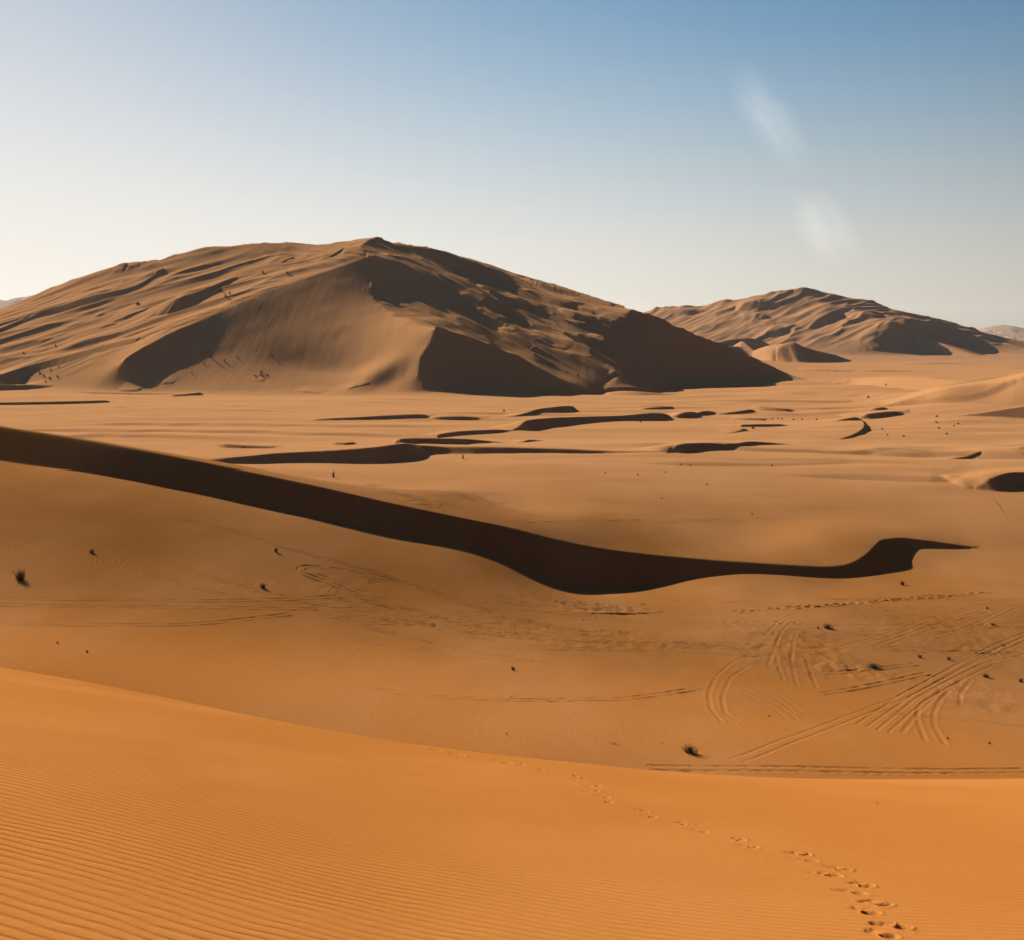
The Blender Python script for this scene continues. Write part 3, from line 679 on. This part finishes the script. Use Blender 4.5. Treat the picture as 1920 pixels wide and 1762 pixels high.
def sand(kind):
    m, nt = mat_new('sand_' + kind)
    geo = N(nt, 'ShaderNodeNewGeometry'); pos = geo.outputs['Position']
    sep = N(nt, 'ShaderNodeSeparateXYZ'); nt.links.new(pos, sep.inputs[0]); py = sep.outputs[1]; px = sep.outputs[0]
    wob = noise_n(nt, pos, .012, 2)
    pyw = math_(nt, 'ADD', py, math_(nt, 'MULTIPLY', math_(nt, 'SUBTRACT', wob, .5), 120))
    if kind == 'near': col = NEAR_C
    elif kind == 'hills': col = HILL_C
    else:
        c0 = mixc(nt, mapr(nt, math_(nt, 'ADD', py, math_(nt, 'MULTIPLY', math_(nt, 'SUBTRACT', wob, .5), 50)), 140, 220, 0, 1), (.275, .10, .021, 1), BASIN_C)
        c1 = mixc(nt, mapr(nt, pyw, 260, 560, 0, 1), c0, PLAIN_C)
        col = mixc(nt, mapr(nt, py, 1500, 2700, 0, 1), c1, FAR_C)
    # patches of coarser, slightly redder or paler sand
    st = N(nt, 'ShaderNodeMapping'); st.inputs['Scale'].default_value = (1, .45, 1); nt.links.new(pos, st.inputs[0])
    big = noise_n(nt, st.outputs[0], .02 if kind != 'near' else .12, 4, .6)
    col = mixc(nt, mapr(nt, big, .35, .7, 0, .35), col, (.40, .17, .05, 1) if kind == 'near' else (.33, .16, .065, 1))
    fine = noise_n(nt, pos, 1.1 if kind != 'near' else 60, 3, .7)
    col = mixc(nt, .16, col, mixc(nt, fine, (.5, .5, .5, 1), (1.5, 1.45, 1.4, 1)), 'MULTIPLY') if False else mixc(nt, mapr(nt, fine, .25, .75, .2, 0), col, (.16, .07, .02, 1))
    if kind == 'ground':
        at = N(nt, 'ShaderNodeAttribute', attribute_name='stain')
        col = mixc(nt, math_(nt, 'MULTIPLY', at.outputs['Fac'], .75), col, (.15, .066, .024, 1))
    bs = N(nt, 'ShaderNodeBsdfPrincipled'); bs.inputs['Roughness'].default_value = .9; bs.inputs['Specular IOR Level'].default_value = 0.
    nt.links.new(col, bs.inputs['Base Color']) if not isinstance(col, tuple) else None
    # relief
    if kind == 'near':
        at = N(nt, 'ShaderNodeAttribute', attribute_name='ripple')
        d1 = noise_n(nt, pos, .55, 3, .5); d2 = noise_n(nt, pos, 2.2, 2, .5)
        ph = math_(nt, 'ADD', at.outputs['Fac'], math_(nt, 'ADD', math_(nt, 'MULTIPLY', d1, 13), math_(nt, 'MULTIPLY', d2, 3.5)))
        s1 = math_(nt, 'SINE', ph); s2 = math_(nt, 'SINE', math_(nt, 'ADD', math_(nt, 'MULTIPLY', ph, 2), 1.2))
        rip = math_(nt, 'ADD', s1, math_(nt, 'MULTIPLY', s2, .28))
        am = N(nt, 'ShaderNodeAttribute', attribute_name='ripple_amp')
        var = mapr(nt, noise_n(nt, pos, .35, 2), .3, .7, .55, 1.15)
        rip = math_(nt, 'MULTIPLY', rip, math_(nt, 'MULTIPLY', am.outputs['Fac'], var))
        g = math_(nt, 'MULTIPLY', noise_n(nt, pos, 90, 2, .8), .004)
        lump = math_(nt, 'MULTIPLY', noise_n(nt, pos, 7, 3, .6), .006)
        hgt = math_(nt, 'ADD', math_(nt, 'MULTIPLY', rip, .0052), math_(nt, 'ADD', g, lump)); dist = 1.0
    else:
        mp = N(nt, 'ShaderNodeMapping'); mp.inputs['Scale'].default_value = (1, .35, 1); mp.inputs['Rotation'].default_value = (0, 0, .35); nt.links.new(pos, mp.inputs[0])
        n1 = math_(nt, 'MULTIPLY', noise_n(nt, mp.outputs[0], .5, 4, .65), .06)
        n2 = math_(nt, 'MULTIPLY', noise_n(nt, pos, 2.0, 3, .7), .018)
        hgt = math_(nt, 'ADD', n1, n2); dist = 1.0
        if kind in ('slope',):
            mp2 = N(nt, 'ShaderNodeMapping'); mp2.inputs['Rotation'].default_value = (0, 0, .5); mp2.inputs['Scale'].default_value = (.12, .012, .012); nt.links.new(pos, mp2.inputs[0])
            hgt = math_(nt, 'ADD', hgt, math_(nt, 'MULTIPLY', noise_n(nt, mp2.outputs[0], 1., 4, .6), .45))
        if kind == 'ridge':
            mp1 = N(nt, 'ShaderNodeMapping'); mp1.inputs['Rotation'].default_value = (0, 0, .62); nt.links.new(pos, mp1.inputs[0])
            mp2 = N(nt, 'ShaderNodeMapping'); mp2.inputs['Scale'].default_value = (1.3, .07, .07); nt.links.new(mp1.outputs[0], mp2.inputs[0])
            hgt = math_(nt, 'ADD', hgt, math_(nt, 'MULTIPLY', noise_n(nt, mp2.outputs[0], 1., 3, .6), .1))
        if kind == 'hills': hgt = math_(nt, 'MULTIPLY', noise_n(nt, pos, .006, 5, .7), 90)
    bp = N(nt, 'ShaderNodeBump'); bp.inputs['Distance'].default_value = dist; bp.inputs['Strength'].default_value = 1.0
    nt.links.new(hgt, bp.inputs['Height']); nt.links.new(bp.outputs[0], bs.inputs['Normal'])
    o = N(nt, 'ShaderNodeOutputMaterial'); nt.links.new(bs.outputs[0], o.inputs[0])
    return m
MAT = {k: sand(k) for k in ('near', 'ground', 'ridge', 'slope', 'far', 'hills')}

# ------------------------------------------------------------------ mesh objects out of the field
# ripple phase for the near dune: crest directions read at two places and blended
k_amp = sstep(34, 7, Y2) * 1.0
def phase_field():
    lam = .135
    # normals of ripple crests in plan: left they trend away to the left, right almost across the view
    nL = np.array([.50, .87]); nR = np.array([.16, .99])
    t = sstep(-4, 6, X2)
    # integrate a gently turning pattern
    return (2 * math.pi / lam) * (nR[0] * X2 + nR[1] * Y2 + (nL[0] - nR[0]) * .5 * (X2 - 5 - np.sqrt((X2 - 5) ** 2 + 9)) * .5)
def make(name, code, mat, label, attrs=()):
    Q = REG[:-1, :-1] == code
    ri, ci = np.nonzero(Q)
    if len(ri) == 0: return None
    a = ri * NC + ci
    quads = np.stack([a, a + 1, a + NC + 1, a + NC], 1)
    used = np.zeros(NR * NC, bool); used[quads.ravel()] = True
    ids = np.nonzero(used)[0]; remap = np.zeros(NR * NC, np.int32); remap[ids] = np.arange(len(ids), dtype=np.int32)
    quads = remap[quads].astype(np.int32)
    co = np.stack([X2.ravel()[ids], Y2.ravel()[ids], H.ravel()[ids]], 1).astype(np.float32)
    me = bpy.data.meshes.new(name); me.vertices.add(len(ids)); me.vertices.foreach_set('co', co.ravel())
    me.loops.add(quads.size); me.loops.foreach_set('vertex_index', quads.ravel())
    me.polygons.add(len(quads)); me.polygons.foreach_set('loop_start', np.arange(0, quads.size, 4, dtype=np.int32))
    me.polygons.foreach_set('loop_total', np.full(len(quads), 4, np.int32))
    me.polygons.foreach_set('use_smooth', np.ones(len(quads), bool))
    for nm, arr in attrs:
        at = me.attributes.new(nm, 'FLOAT', 'POINT'); at.data.foreach_set('value', arr.ravel()[ids].astype(np.float32))
    me.update(calc_edges=True); me.materials.append(mat)
    o = bpy.data.objects.new(name, me); COL.objects.link(o)
    o['kind'] = 'structure'; o['label'] = label
    return o
near_amp = (np.clip(1.15 * sstep(32, 5, Y2), 0, 1) * (.5 + .9 * sstep(3., -4., X2))).astype(np.float32)
make('sand_dune', 1, MAT['near'], 'near orange dune slope with fine wind ripples and a trail of footprints', [('ripple', phase_field()), ('ripple_amp', near_amp)])
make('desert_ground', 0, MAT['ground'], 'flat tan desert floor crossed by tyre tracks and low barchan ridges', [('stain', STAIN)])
make('dune_ridge', 2, MAT['ridge'], 'long sharp ridge with a black shadowed slip face between basin and plain')
make('star_dune', 3, MAT['slope'], 'huge star dune with branching crests and dark slip faces')
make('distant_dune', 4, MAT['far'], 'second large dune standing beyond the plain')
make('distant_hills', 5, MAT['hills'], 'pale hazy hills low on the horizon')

# ground behind and beneath the viewer
me = bpy.data.meshes.new('backland'); 
vs = [(-9000, .6, 40), (9000, .6, 40), (9000, -4000, 20), (-9000, -4000, 20), (0, 0.6, 60.2), (-60, -30, 58), (60, -30, 58), (-60, .6, 56), (60, .6, 56)]
me.from_pydata(vs, [], [(7, 4, 5), (4, 6, 5), (4, 8, 6), (0, 7, 5, 3), (5, 6, 2, 3), (8, 1, 2, 6)]); me.materials.append(MAT['near'])
o = bpy.data.objects.new('dune_back', me); COL.objects.link(o); o['kind'] = 'structure'; o['label'] = 'back of the near dune behind the viewer'

# ------------------------------------------------------------------ shrubs
def simple_mat(name, c1, c2, sc_=8.):
    m, nt = mat_new(name); geo = N(nt, 'ShaderNodeNewGeometry')
    f = noise_n(nt, geo.outputs['Position'], sc_, 3)
    bs = N(nt, 'ShaderNodeBsdfPrincipled'); bs.inputs['Roughness'].default_value = .9; bs.inputs['Specular IOR Level'].default_value = .1
    nt.links.new(mixc(nt, f, c1, c2), bs.inputs['Base Color']); o_ = N(nt, 'ShaderNodeOutputMaterial'); nt.links.new(bs.outputs[0], o_.inputs[0]); return m
M_TWIG = simple_mat('dry_twigs', (.035, .018, .008, 1), (.075, .038, .016, 1)); M_LEAF = simple_mat('shrub_leaves', (.03, .026, .010, 1), (.07, .052, .02, 1))
M_STRAW = simple_mat('straw_blades', (.16, .08, .03, 1), (.28, .15, .06, 1)); M_STONE = simple_mat('dark_stone', (.06, .035, .02, 1), (.12, .07, .04, 1), 3.)
def blade_mesh(name, mat, nb, spread, hgt, wid, leafy, rs_):
    r_ = random.Random(rs_); V = []; Fc = []
    for i in range(nb):
        az = r_.uniform(0, 6.283); lean = r_.uniform(.05, 1.) ** .8; x0 = r_.gauss(0, .16) * spread; y0 = r_.gauss(0, .16) * spread
        L = hgt * r_.uniform(.55, 1.1); seg = 4; px_, py_, pz_ = x0, y0, -.05 * hgt; w = wid * r_.uniform(.6, 1.2); prev = None
        cx_, sx_ = math.cos(az), math.sin(az)
        for s in range(seg + 1):
            t = s / seg; ww = w * (1 - t * .85)
            nx_, ny_ = -sx_ * ww, cx_ * ww
            b = len(V); V += [(px_ + nx_, py_ + ny_, pz_), (px_ - nx_, py_ - ny_, pz_), (px_, py_, pz_ + ww * 1.6)]
            if prev is not None:
                for k in range(3): Fc.append((prev + k, prev + (k + 1) % 3, b + (k + 1) % 3, b + k))
            prev = b
            if leafy and s:
                for _ in range(leafy):
                    lx = px_ + r_.uniform(-.1, .1) * spread; ly = py_ + r_.uniform(-.1, .1) * spread; lz = pz_ + r_.uniform(-.02, .1) * hgt; q_ = wid * r_.uniform(2, 4); a_ = r_.uniform(0, 6.28)
                    b2 = len(V); V += [(lx, ly, lz), (lx + math.cos(a_) * q_, ly + math.sin(a_) * q_, lz + q_ * .4), (lx + math.cos(a_ + .9) * q_ * .8, ly + math.sin(a_ + .9) * q_ * .8, lz + q_ * .9)]; Fc.append((b2, b2 + 1, b2 + 2))
            st_ = L / seg; ll = lean * (.55 + .55 * t)
            px_ += cx_ * st_ * math.sin(min(ll, 1.25)) * spread / max(hgt, .01) * .62; py_ += sx_ * st_ * math.sin(min(ll, 1.25)) * spread / max(hgt, .01) * .62; pz_ += st_ * math.cos(min(ll, 1.3))
    me_ = bpy.data.meshes.new(name); me_.from_pydata(V, [], Fc); me_.materials.append(mat); return me_
VAR = [(blade_mesh('twig_mesh', M_TWIG, 46, 1., .9, .02, 0, 10 + i), blade_mesh('leaf_mesh', M_LEAF, 34, .95, .75, .016, 5, 40 + i)) for i in range(5)]
STRAW = [blade_mesh('blade_mesh', M_STRAW, 26, 1., .6, .02, 0, 70 + i) for i in range(2)]
def place(u, v, w, h, label, group, kind='shrub', cat='shrub', i=[0]):
    yy = raycast(u, v + h * .35)
    if yy is None: return
    i[0] += 1; zz = zray(v + h * .35, yy); W = w * yy / F; Hh = h * yy / F * 1.15
    var = i[0] % 5
    e = bpy.data.objects.new(kind, None); COL.objects.link(e); e.location = (wx(u, yy), yy, zz); e.rotation_euler = (0, 0, random.uniform(0, 6.28))
    s = W / 1.15; sz = Hh / .85; e.scale = (s, s, sz)
    e['label'] = label; e['category'] = cat; e['group'] = group
    parts = [('stems', VAR[var][0]), ('foliage', VAR[var][1])] if kind == 'shrub' else [('blades', STRAW[i[0] % 2])]
    for nm, me_ in parts:
        c = bpy.data.objects.new(nm, me_); COL.objects.link(c); c.parent = e
    return e
SINGLE = [
 (38,1079,28,18,'bushy dark shrub at the left edge of the tracked basin'),
 (1293,1405,37,14,'wide low dark shrub beside the faint pale track near the dune brink'),
 (172,1033,14,7,'small flat shrub beside the dotted prints above the bushy left shrub'),
 (517,1031,10,8,'small forked shrub on the slope left of the U-turn track'),
 (493,1098,16,9,'small dark shrub below the forked one, left of the U-turn track'),
 (962,1253,12,7,'lone dark shrub in the middle of the basin floor'),
 (1552,1174,24,9,'dark clump of shrub among the tracks under the shadowed ridge tip'),
 (1534,1176,6,5,'tiny shrub just left of the dark clump among the tracks'),
 (1637,1248,30,8,'ragged dark shrub row by the trampled sand patch'),
 (1848,1266,18,7,'sparse shrub on the shaded hollow right of the track bundle'),
 (1914,1275,12,7,'dark shrub cut by the right edge of the basin'),
 (1725,1230,10,6,'faint small shrub left of two above the track bundle'),
 (1779,1234,10,6,'faint small shrub right of two above the track bundle'),
 (1851,1139,7,4,'tiny dark shrub among the upper right tracks'),
 (1862,1170,12,4,'flat faint shrub below the upper right tracks'),
 (1692,1093,12,8,'sparse brown shrub just under the ridge tip'),
 (625,890,8,12,'upright dark shrub with a shadow behind the long ridge'),
 (868,858,5,9,'thin dark shrub under the long black plain ridge'),
 (950,1375,3,6,'tiny upright sprig near the brink footprints'),
 (108,1204,5,4,'tiny shrub above the left brink, upper one'),(163,1221,7,4,'tiny shrub above the left brink, lower one'),
 (1441,1341,5,3,'tiny sprig by the end of the curved ruts'),(1777,1383,6,4,'small dark sprig below the fan of tracks, near the right end'),(1855,1392,7,4,'small dark sprig low beside the fan of tracks at the right'),
 (1412,803,8,5,'small dark shrub below the rounded barchan lobe'),(1201,791,5,4,'small round shrub on the plain below the black ridge end'),
 (1628,745,6,5,'lone round shrub on the smooth plain before the orange mound'),(1661,722,4,3,'tiny shrub above the lone round one on the smooth plain'),
 (1756,781,6,3,'small shrub at the left end of the dark slip face at right'),
 (397,668,4,12,'tall dark shrub on the dark face foot of the star dune'),(421,677,4,6,'small shrub right of the tall one at the star dune foot'),
 (945,771,6,4,'small dark shrub left of the slanting black ridge'),(258,570,11,5,'wide faint shrub on the left flank of the star dune'),
 (970,542,7,7,'forked shrub high on the right flank of the star dune'),(992,610,5,5,'single shrub halfway down the right flank of the star dune'),(1083,705,5,4,'single shrub low on the right flank of the star dune'),
]
for u, v, w, h, l in SINGLE: place(u, v, w, h, l, 'desert shrubs')
CLUS = [
 ('tiny dark shrub in the row behind the barchan hollow', 'row of tiny shrubs', [(1459,785),(1466,786),(1488,787),(1504,787),(1531,787)], 5, 3),
 ('tiny shrub on the shaded flat under the right slip face', 'shrubs on the right flat', [(1789,799),(1797,795),(1756,792),(1654,805),(1664,816),(1694,818),(1775,814),(1760,803)], 6, 3),
 ('dark shrub speck by the long crest on the star dune upper left', 'shrubs by the long crest', [(414,544),(423,555),(431,550),(493,511),(539,512)], 6, 5),
 ('tiny shrub speck scattered at the left foot of the star dune', 'shrubs at the left dune foot', [(109,687),(108,706),(95,694),(74,699),(86,716),(93,709),(82,705),(44,662),(104,648)], 5, 3.5),
 ('tiny upright shrub along the foot of the star dune dark face', 'shrubs at the dark face foot', [(382,681),(360,700),(444,669),(509,666)], 3, 5),
 ('dark low shrub in the small cluster on the star dune apron', 'shrubs on the apron', [(479,705),(490,698),(489,703),(494,706),(501,704)], 6, 3),
 ('tiny faint shrub on the open plain beyond the ridge', 'specks on the plain', [(1276,871),(1294,873),(1447,873),(1247,884),(1326,907),(1241,933),(1410,962),(1135,885),(1196,889)], 4, 2.5),
]
for l, g, ps, w, h in CLUS:
    for u, v in ps: place(u, v, w * random.uniform(.8, 1.25), h * random.uniform(.85, 1.2), l, g)
place(1150, 1392, 27, 5, 'thin straw grass tuft left of the wide low shrub', 'straw tufts', 'grass_tuft', 'grass tuft')
place(1645, 1504, 15, 5, 'faint straw sprig on the near orange dune slope', 'straw tufts', 'grass_tuft', 'grass tuft')
place(1240, 1391, 14, 3, 'short straw tuft just above the wide low shrub', 'straw tufts', 'grass_tuft', 'grass tuft')
# dark stones of the small outcrop under the long ridge
import bmesh
def stone_mesh(s):
    bm = bmesh.new(); bmesh.ops.create_icosphere(bm, subdivisions=2, radius=.5); r_ = random.Random(s)
    k = Vector((r_.random() * 9, r_.random() * 9, 0))
    for v in bm.verts:
        p = v.co * 2.2 + k; v.co *= 1 + .35 * float(noise(p.x + p.z, p.y - p.z, s)); v.co.z *= .7
    me_ = bpy.data.meshes.new('stone_mesh'); bm.to_mesh(me_); bm.free(); me_.materials.append(M_STONE); return me_
SM = [stone_mesh(i) for i in range(4)]
ST = [(335,323),(447,315),(450,348),(455,378),(550,376),(400,385),(850,330),(850,372),(945,375),(935,360),(1165,375),(1245,368),(1310,333),(1350,330),(1270,432),(1325,433),(700,443),(535,448),(820,432),(1010,420),(1720,295),(910,203),(1660,440),(660,515),(745,500),(590,520),(1755,522),(1545,402)]
for k, (a, b) in enumerate(ST):
    u, v = 1000 + a / 6.4, 1080 + b / 6.4; yy = raycast(u, v)
    o = bpy.data.objects.new('stone', SM[k % 4]); COL.objects.link(o); s = random.uniform(2.2, 4.5) * (1.8 if k == 16 else 1) * yy / F
    o.location = (wx(u, yy), yy, zray(v, yy)); o.scale = (s * 1.3, s * 1.3, s * .8); o.rotation_euler = (0, 0, random.uniform(0, 6))
    o['label'] = 'small dark stone on the outcrop below the black ridge face' if k != 16 else 'largest dark stone of the outcrop below the black ridge face'
    o['category'] = 'stone'; o['group'] = 'outcrop stones'

# ------------------------------------------------------------------ light, sky, air
SUN_EL, SUN_AZ = math.radians(25.6), math.radians(40)       # azimuth to the left of the view
sdir = Vector((-math.sin(SUN_AZ) * math.cos(SUN_EL), math.cos(SUN_AZ) * math.cos(SUN_EL), math.sin(SUN_EL)))
sl = bpy.data.lights.new('sun', 'SUN'); sl.energy = 5.0; sl.angle = math.radians(.5); sl.color = (1, .93, .83)
so = bpy.data.objects.new('sun', sl); COL.objects.link(so); so.rotation_euler = sdir.to_track_quat('Z', 'Y').to_euler()
w = bpy.data.worlds.new('World'); sc.world = w; w.use_nodes = True; nt = w.node_tree; nt.nodes.clear()
sky = N(nt, 'ShaderNodeTexSky'); sky.sky_type = 'NISHITA'; sky.sun_disc = False; sky.sun_elevation = SUN_EL; sky.sun_rotation = -SUN_AZ
sky.altitude = 100; sky.air_density = 1.0; sky.dust_density = 0.6; sky.ozone_density = 1.5
bg = N(nt, 'ShaderNodeBackground'); bg.inputs[1].default_value = .05

# dusty air: very bright parts roll off, and the lowest band turns to pale warm dust
def vm(op, a, b=None):
    n_ = N(nt, 'ShaderNodeVectorMath', operation=op)
    for i_, v_ in enumerate((a, b)):
        if v_ is None: continue
        if isinstance(v_, tuple): n_.inputs[i_].default_value = v_
        else: nt.links.new(v_, n_.inputs[i_])
    return n_.outputs[0]
gm = N(nt, 'ShaderNodeGamma'); gm.inputs[1].default_value = 1.75; nt.links.new(vm('MULTIPLY', sky.outputs[0], (.27, .27, .27)), gm.inputs[0])
g2 = vm('MULTIPLY', gm.outputs[0], (7.3, 7.3, 7.3))
c0 = vm('DIVIDE', g2, vm('ADD', vm('MULTIPLY', g2, (.155, .155, .155)), (1, 1, 1)))
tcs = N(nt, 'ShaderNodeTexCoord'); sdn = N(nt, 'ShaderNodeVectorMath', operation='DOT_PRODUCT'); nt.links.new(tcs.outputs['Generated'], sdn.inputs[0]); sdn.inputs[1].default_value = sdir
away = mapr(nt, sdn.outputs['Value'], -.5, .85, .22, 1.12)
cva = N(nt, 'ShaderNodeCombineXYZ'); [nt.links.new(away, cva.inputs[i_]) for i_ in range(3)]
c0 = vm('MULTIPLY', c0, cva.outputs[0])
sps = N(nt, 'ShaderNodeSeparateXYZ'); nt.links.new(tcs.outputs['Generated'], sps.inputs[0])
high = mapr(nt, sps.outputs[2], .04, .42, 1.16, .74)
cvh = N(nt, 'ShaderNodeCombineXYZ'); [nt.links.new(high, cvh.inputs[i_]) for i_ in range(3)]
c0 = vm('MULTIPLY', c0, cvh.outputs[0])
c0 = mixc(nt, mapr(nt, sps.outputs[2], .06, .36, 0, 1), c0, vm('MULTIPLY', c0, (.88, .98, 1.09)))
hs = N(nt, 'ShaderNodeHueSaturation'); hs.inputs['Saturation'].default_value = 1.12; nt.links.new(c0, hs.inputs['Color']); comp = hs.outputs[0]
tc = N(nt, 'ShaderNodeTexCoord'); sp = N(nt, 'ShaderNodeSeparateXYZ'); nt.links.new(tc.outputs['Generated'], sp.inputs[0])
lowf = math_(nt, 'POWER', math_(nt, 'MAXIMUM', math_(nt, 'SUBTRACT', 1.0, math_(nt, 'MULTIPLY', math_(nt, 'ABSOLUTE', sp.outputs[2]), 2.9)), 0.0), 1.5)
bw = N(nt, 'ShaderNodeRGBToBW'); nt.links.new(comp, bw.inputs[0])
lumv = math_(nt, 'ADD', math_(nt, 'MULTIPLY', bw.outputs[0], .78), .75)
cmb = N(nt, 'ShaderNodeCombineXYZ'); [nt.links.new(lumv, cmb.inputs[i_]) for i_ in range(3)]
dustc = vm('MULTIPLY', cmb.outputs[0], (1.08, .99, .88))
skyc = mixc(nt, math_(nt, 'MULTIPLY', lowf, .85), comp, dustc)
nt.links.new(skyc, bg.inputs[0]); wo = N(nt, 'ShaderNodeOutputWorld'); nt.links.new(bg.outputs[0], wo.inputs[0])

HAZE = True
if HAZE:
    bm = bmesh.new(); bmesh.ops.create_cube(bm, size=1)
    lo = np.array([-14000, -4500, float(H.min()) - 2]); hi = np.array([14000, 15000, max(float(H[Y < 14000].max()), 240) + 10])
    for v in bm.verts: v.co = Vector([(lo[i] + hi[i]) / 2 + v.co[i] * (hi[i] - lo[i]) for i in range(3)])
    me = bpy.data.meshes.new('haze'); bm.to_mesh(me); bm.free()
    m, nt = mat_new('haze_air'); pv = N(nt, 'ShaderNodeVolumePrincipled'); pv.inputs['Color'].default_value = (.96, .93, .9, 1); pv.inputs['Density'].default_value = 1.2e-5; pv.inputs['Anisotropy'].default_value = .2
    o_ = N(nt, 'ShaderNodeOutputMaterial'); nt.links.new(pv.outputs[0], o_.inputs['Volume']); me.materials.append(m)
    o = bpy.data.objects.new('haze', me); COL.objects.link(o); o['kind'] = 'stuff'; o['label'] = 'pale dusty haze hanging over the desert'

# two thin wisps of high cloud, far beyond and above the haze
def cloud(u, v, lu, wu, tilt, dens, label, sd):
    D_ = 13000.; bm = bmesh.new(); bmesh.ops.create_icosphere(bm, subdivisions=4, radius=1.)
    me_ = bpy.data.meshes.new('cloud'); bm.to_mesh(me_); bm.free()
    m, nt = mat_new('cloud_vapour'); tc_ = N(nt, 'ShaderNodeTexCoord'); ob = tc_.outputs['Object']
    ln_ = N(nt, 'ShaderNodeVectorMath', operation='LENGTH'); nt.links.new(ob, ln_.inputs[0])
    fall = mapr(nt, ln_.outputs['Value'], .05, 1., 1., 0.)
    mp_ = N(nt, 'ShaderNodeMapping'); mp_.inputs['Scale'].default_value = (1.0, 2.6, 1.6); mp_.inputs['Location'].default_value = (sd, sd * .7, 0); nt.links.new(ob, mp_.inputs[0])
    nn = mapr(nt, noise_n(nt, mp_.outputs[0], 1.3, 4, .6, .4), .3, .72, .1, 1.)
    pv_ = N(nt, 'ShaderNodeVolumePrincipled'); pv_.inputs['Color'].default_value = (1, .98, .96, 1); pv_.inputs['Anisotropy'].default_value = .35
    nt.links.new(math_(nt, 'MULTIPLY', math_(nt, 'MULTIPLY', fall, nn), dens), pv_.inputs['Density'])
    o_ = N(nt, 'ShaderNodeOutputMaterial'); nt.links.new(pv_.outputs[0], o_.inputs['Volume']); me_.materials.append(m)
    o = bpy.data.objects.new('cloud', me_); COL.objects.link(o)
    o.location = (wx(u, D_), D_, zray(v, D_)); k = D_ / F; o.scale = (lu * k, wu * k, wu * k)
    o.rotation_euler = (0, math.radians(tilt), 0); o['label'] = label; o['category'] = 'cloud'; o['group'] = 'cloud wisps'
cloud(1442, 222, 150, 58, 56, 5.2e-4, 'faint slanting wisp of cloud high in the blue right part of the sky', 1.3)
cloud(1545, 425, 105, 64, 50, 7e-4, 'small pale wisp of cloud low above the second dune', 4.1)

# ------------------------------------------------------------------ camera
cam = bpy.data.cameras.new('camera'); co_ = bpy.data.objects.new('camera', cam); COL.objects.link(co_); sc.camera = co_
cam.sensor_fit = 'HORIZONTAL'; cam.sensor_width = 36; cam.lens = F / 1920 * 36
cam.shift_y = -(881 - VH) / 1920.0
cam.clip_start = .1; cam.clip_end = 60000
co_.location = (0, 0, ZC); co_.rotation_euler = (math.radians(90), 0, 0)

sc.view_settings.view_transform = 'Standard'; sc.view_settings.look = 'None'; sc.view_settings.gamma = 1
sc.view_settings.exposure = 1.25
cy = sc.cycles
cy.max_bounces = 4; cy.diffuse_bounces = 1; cy.glossy_bounces = 1; cy.volume_bounces = 0; cy.transparent_max_bounces = 8
cy.use_denoising = True
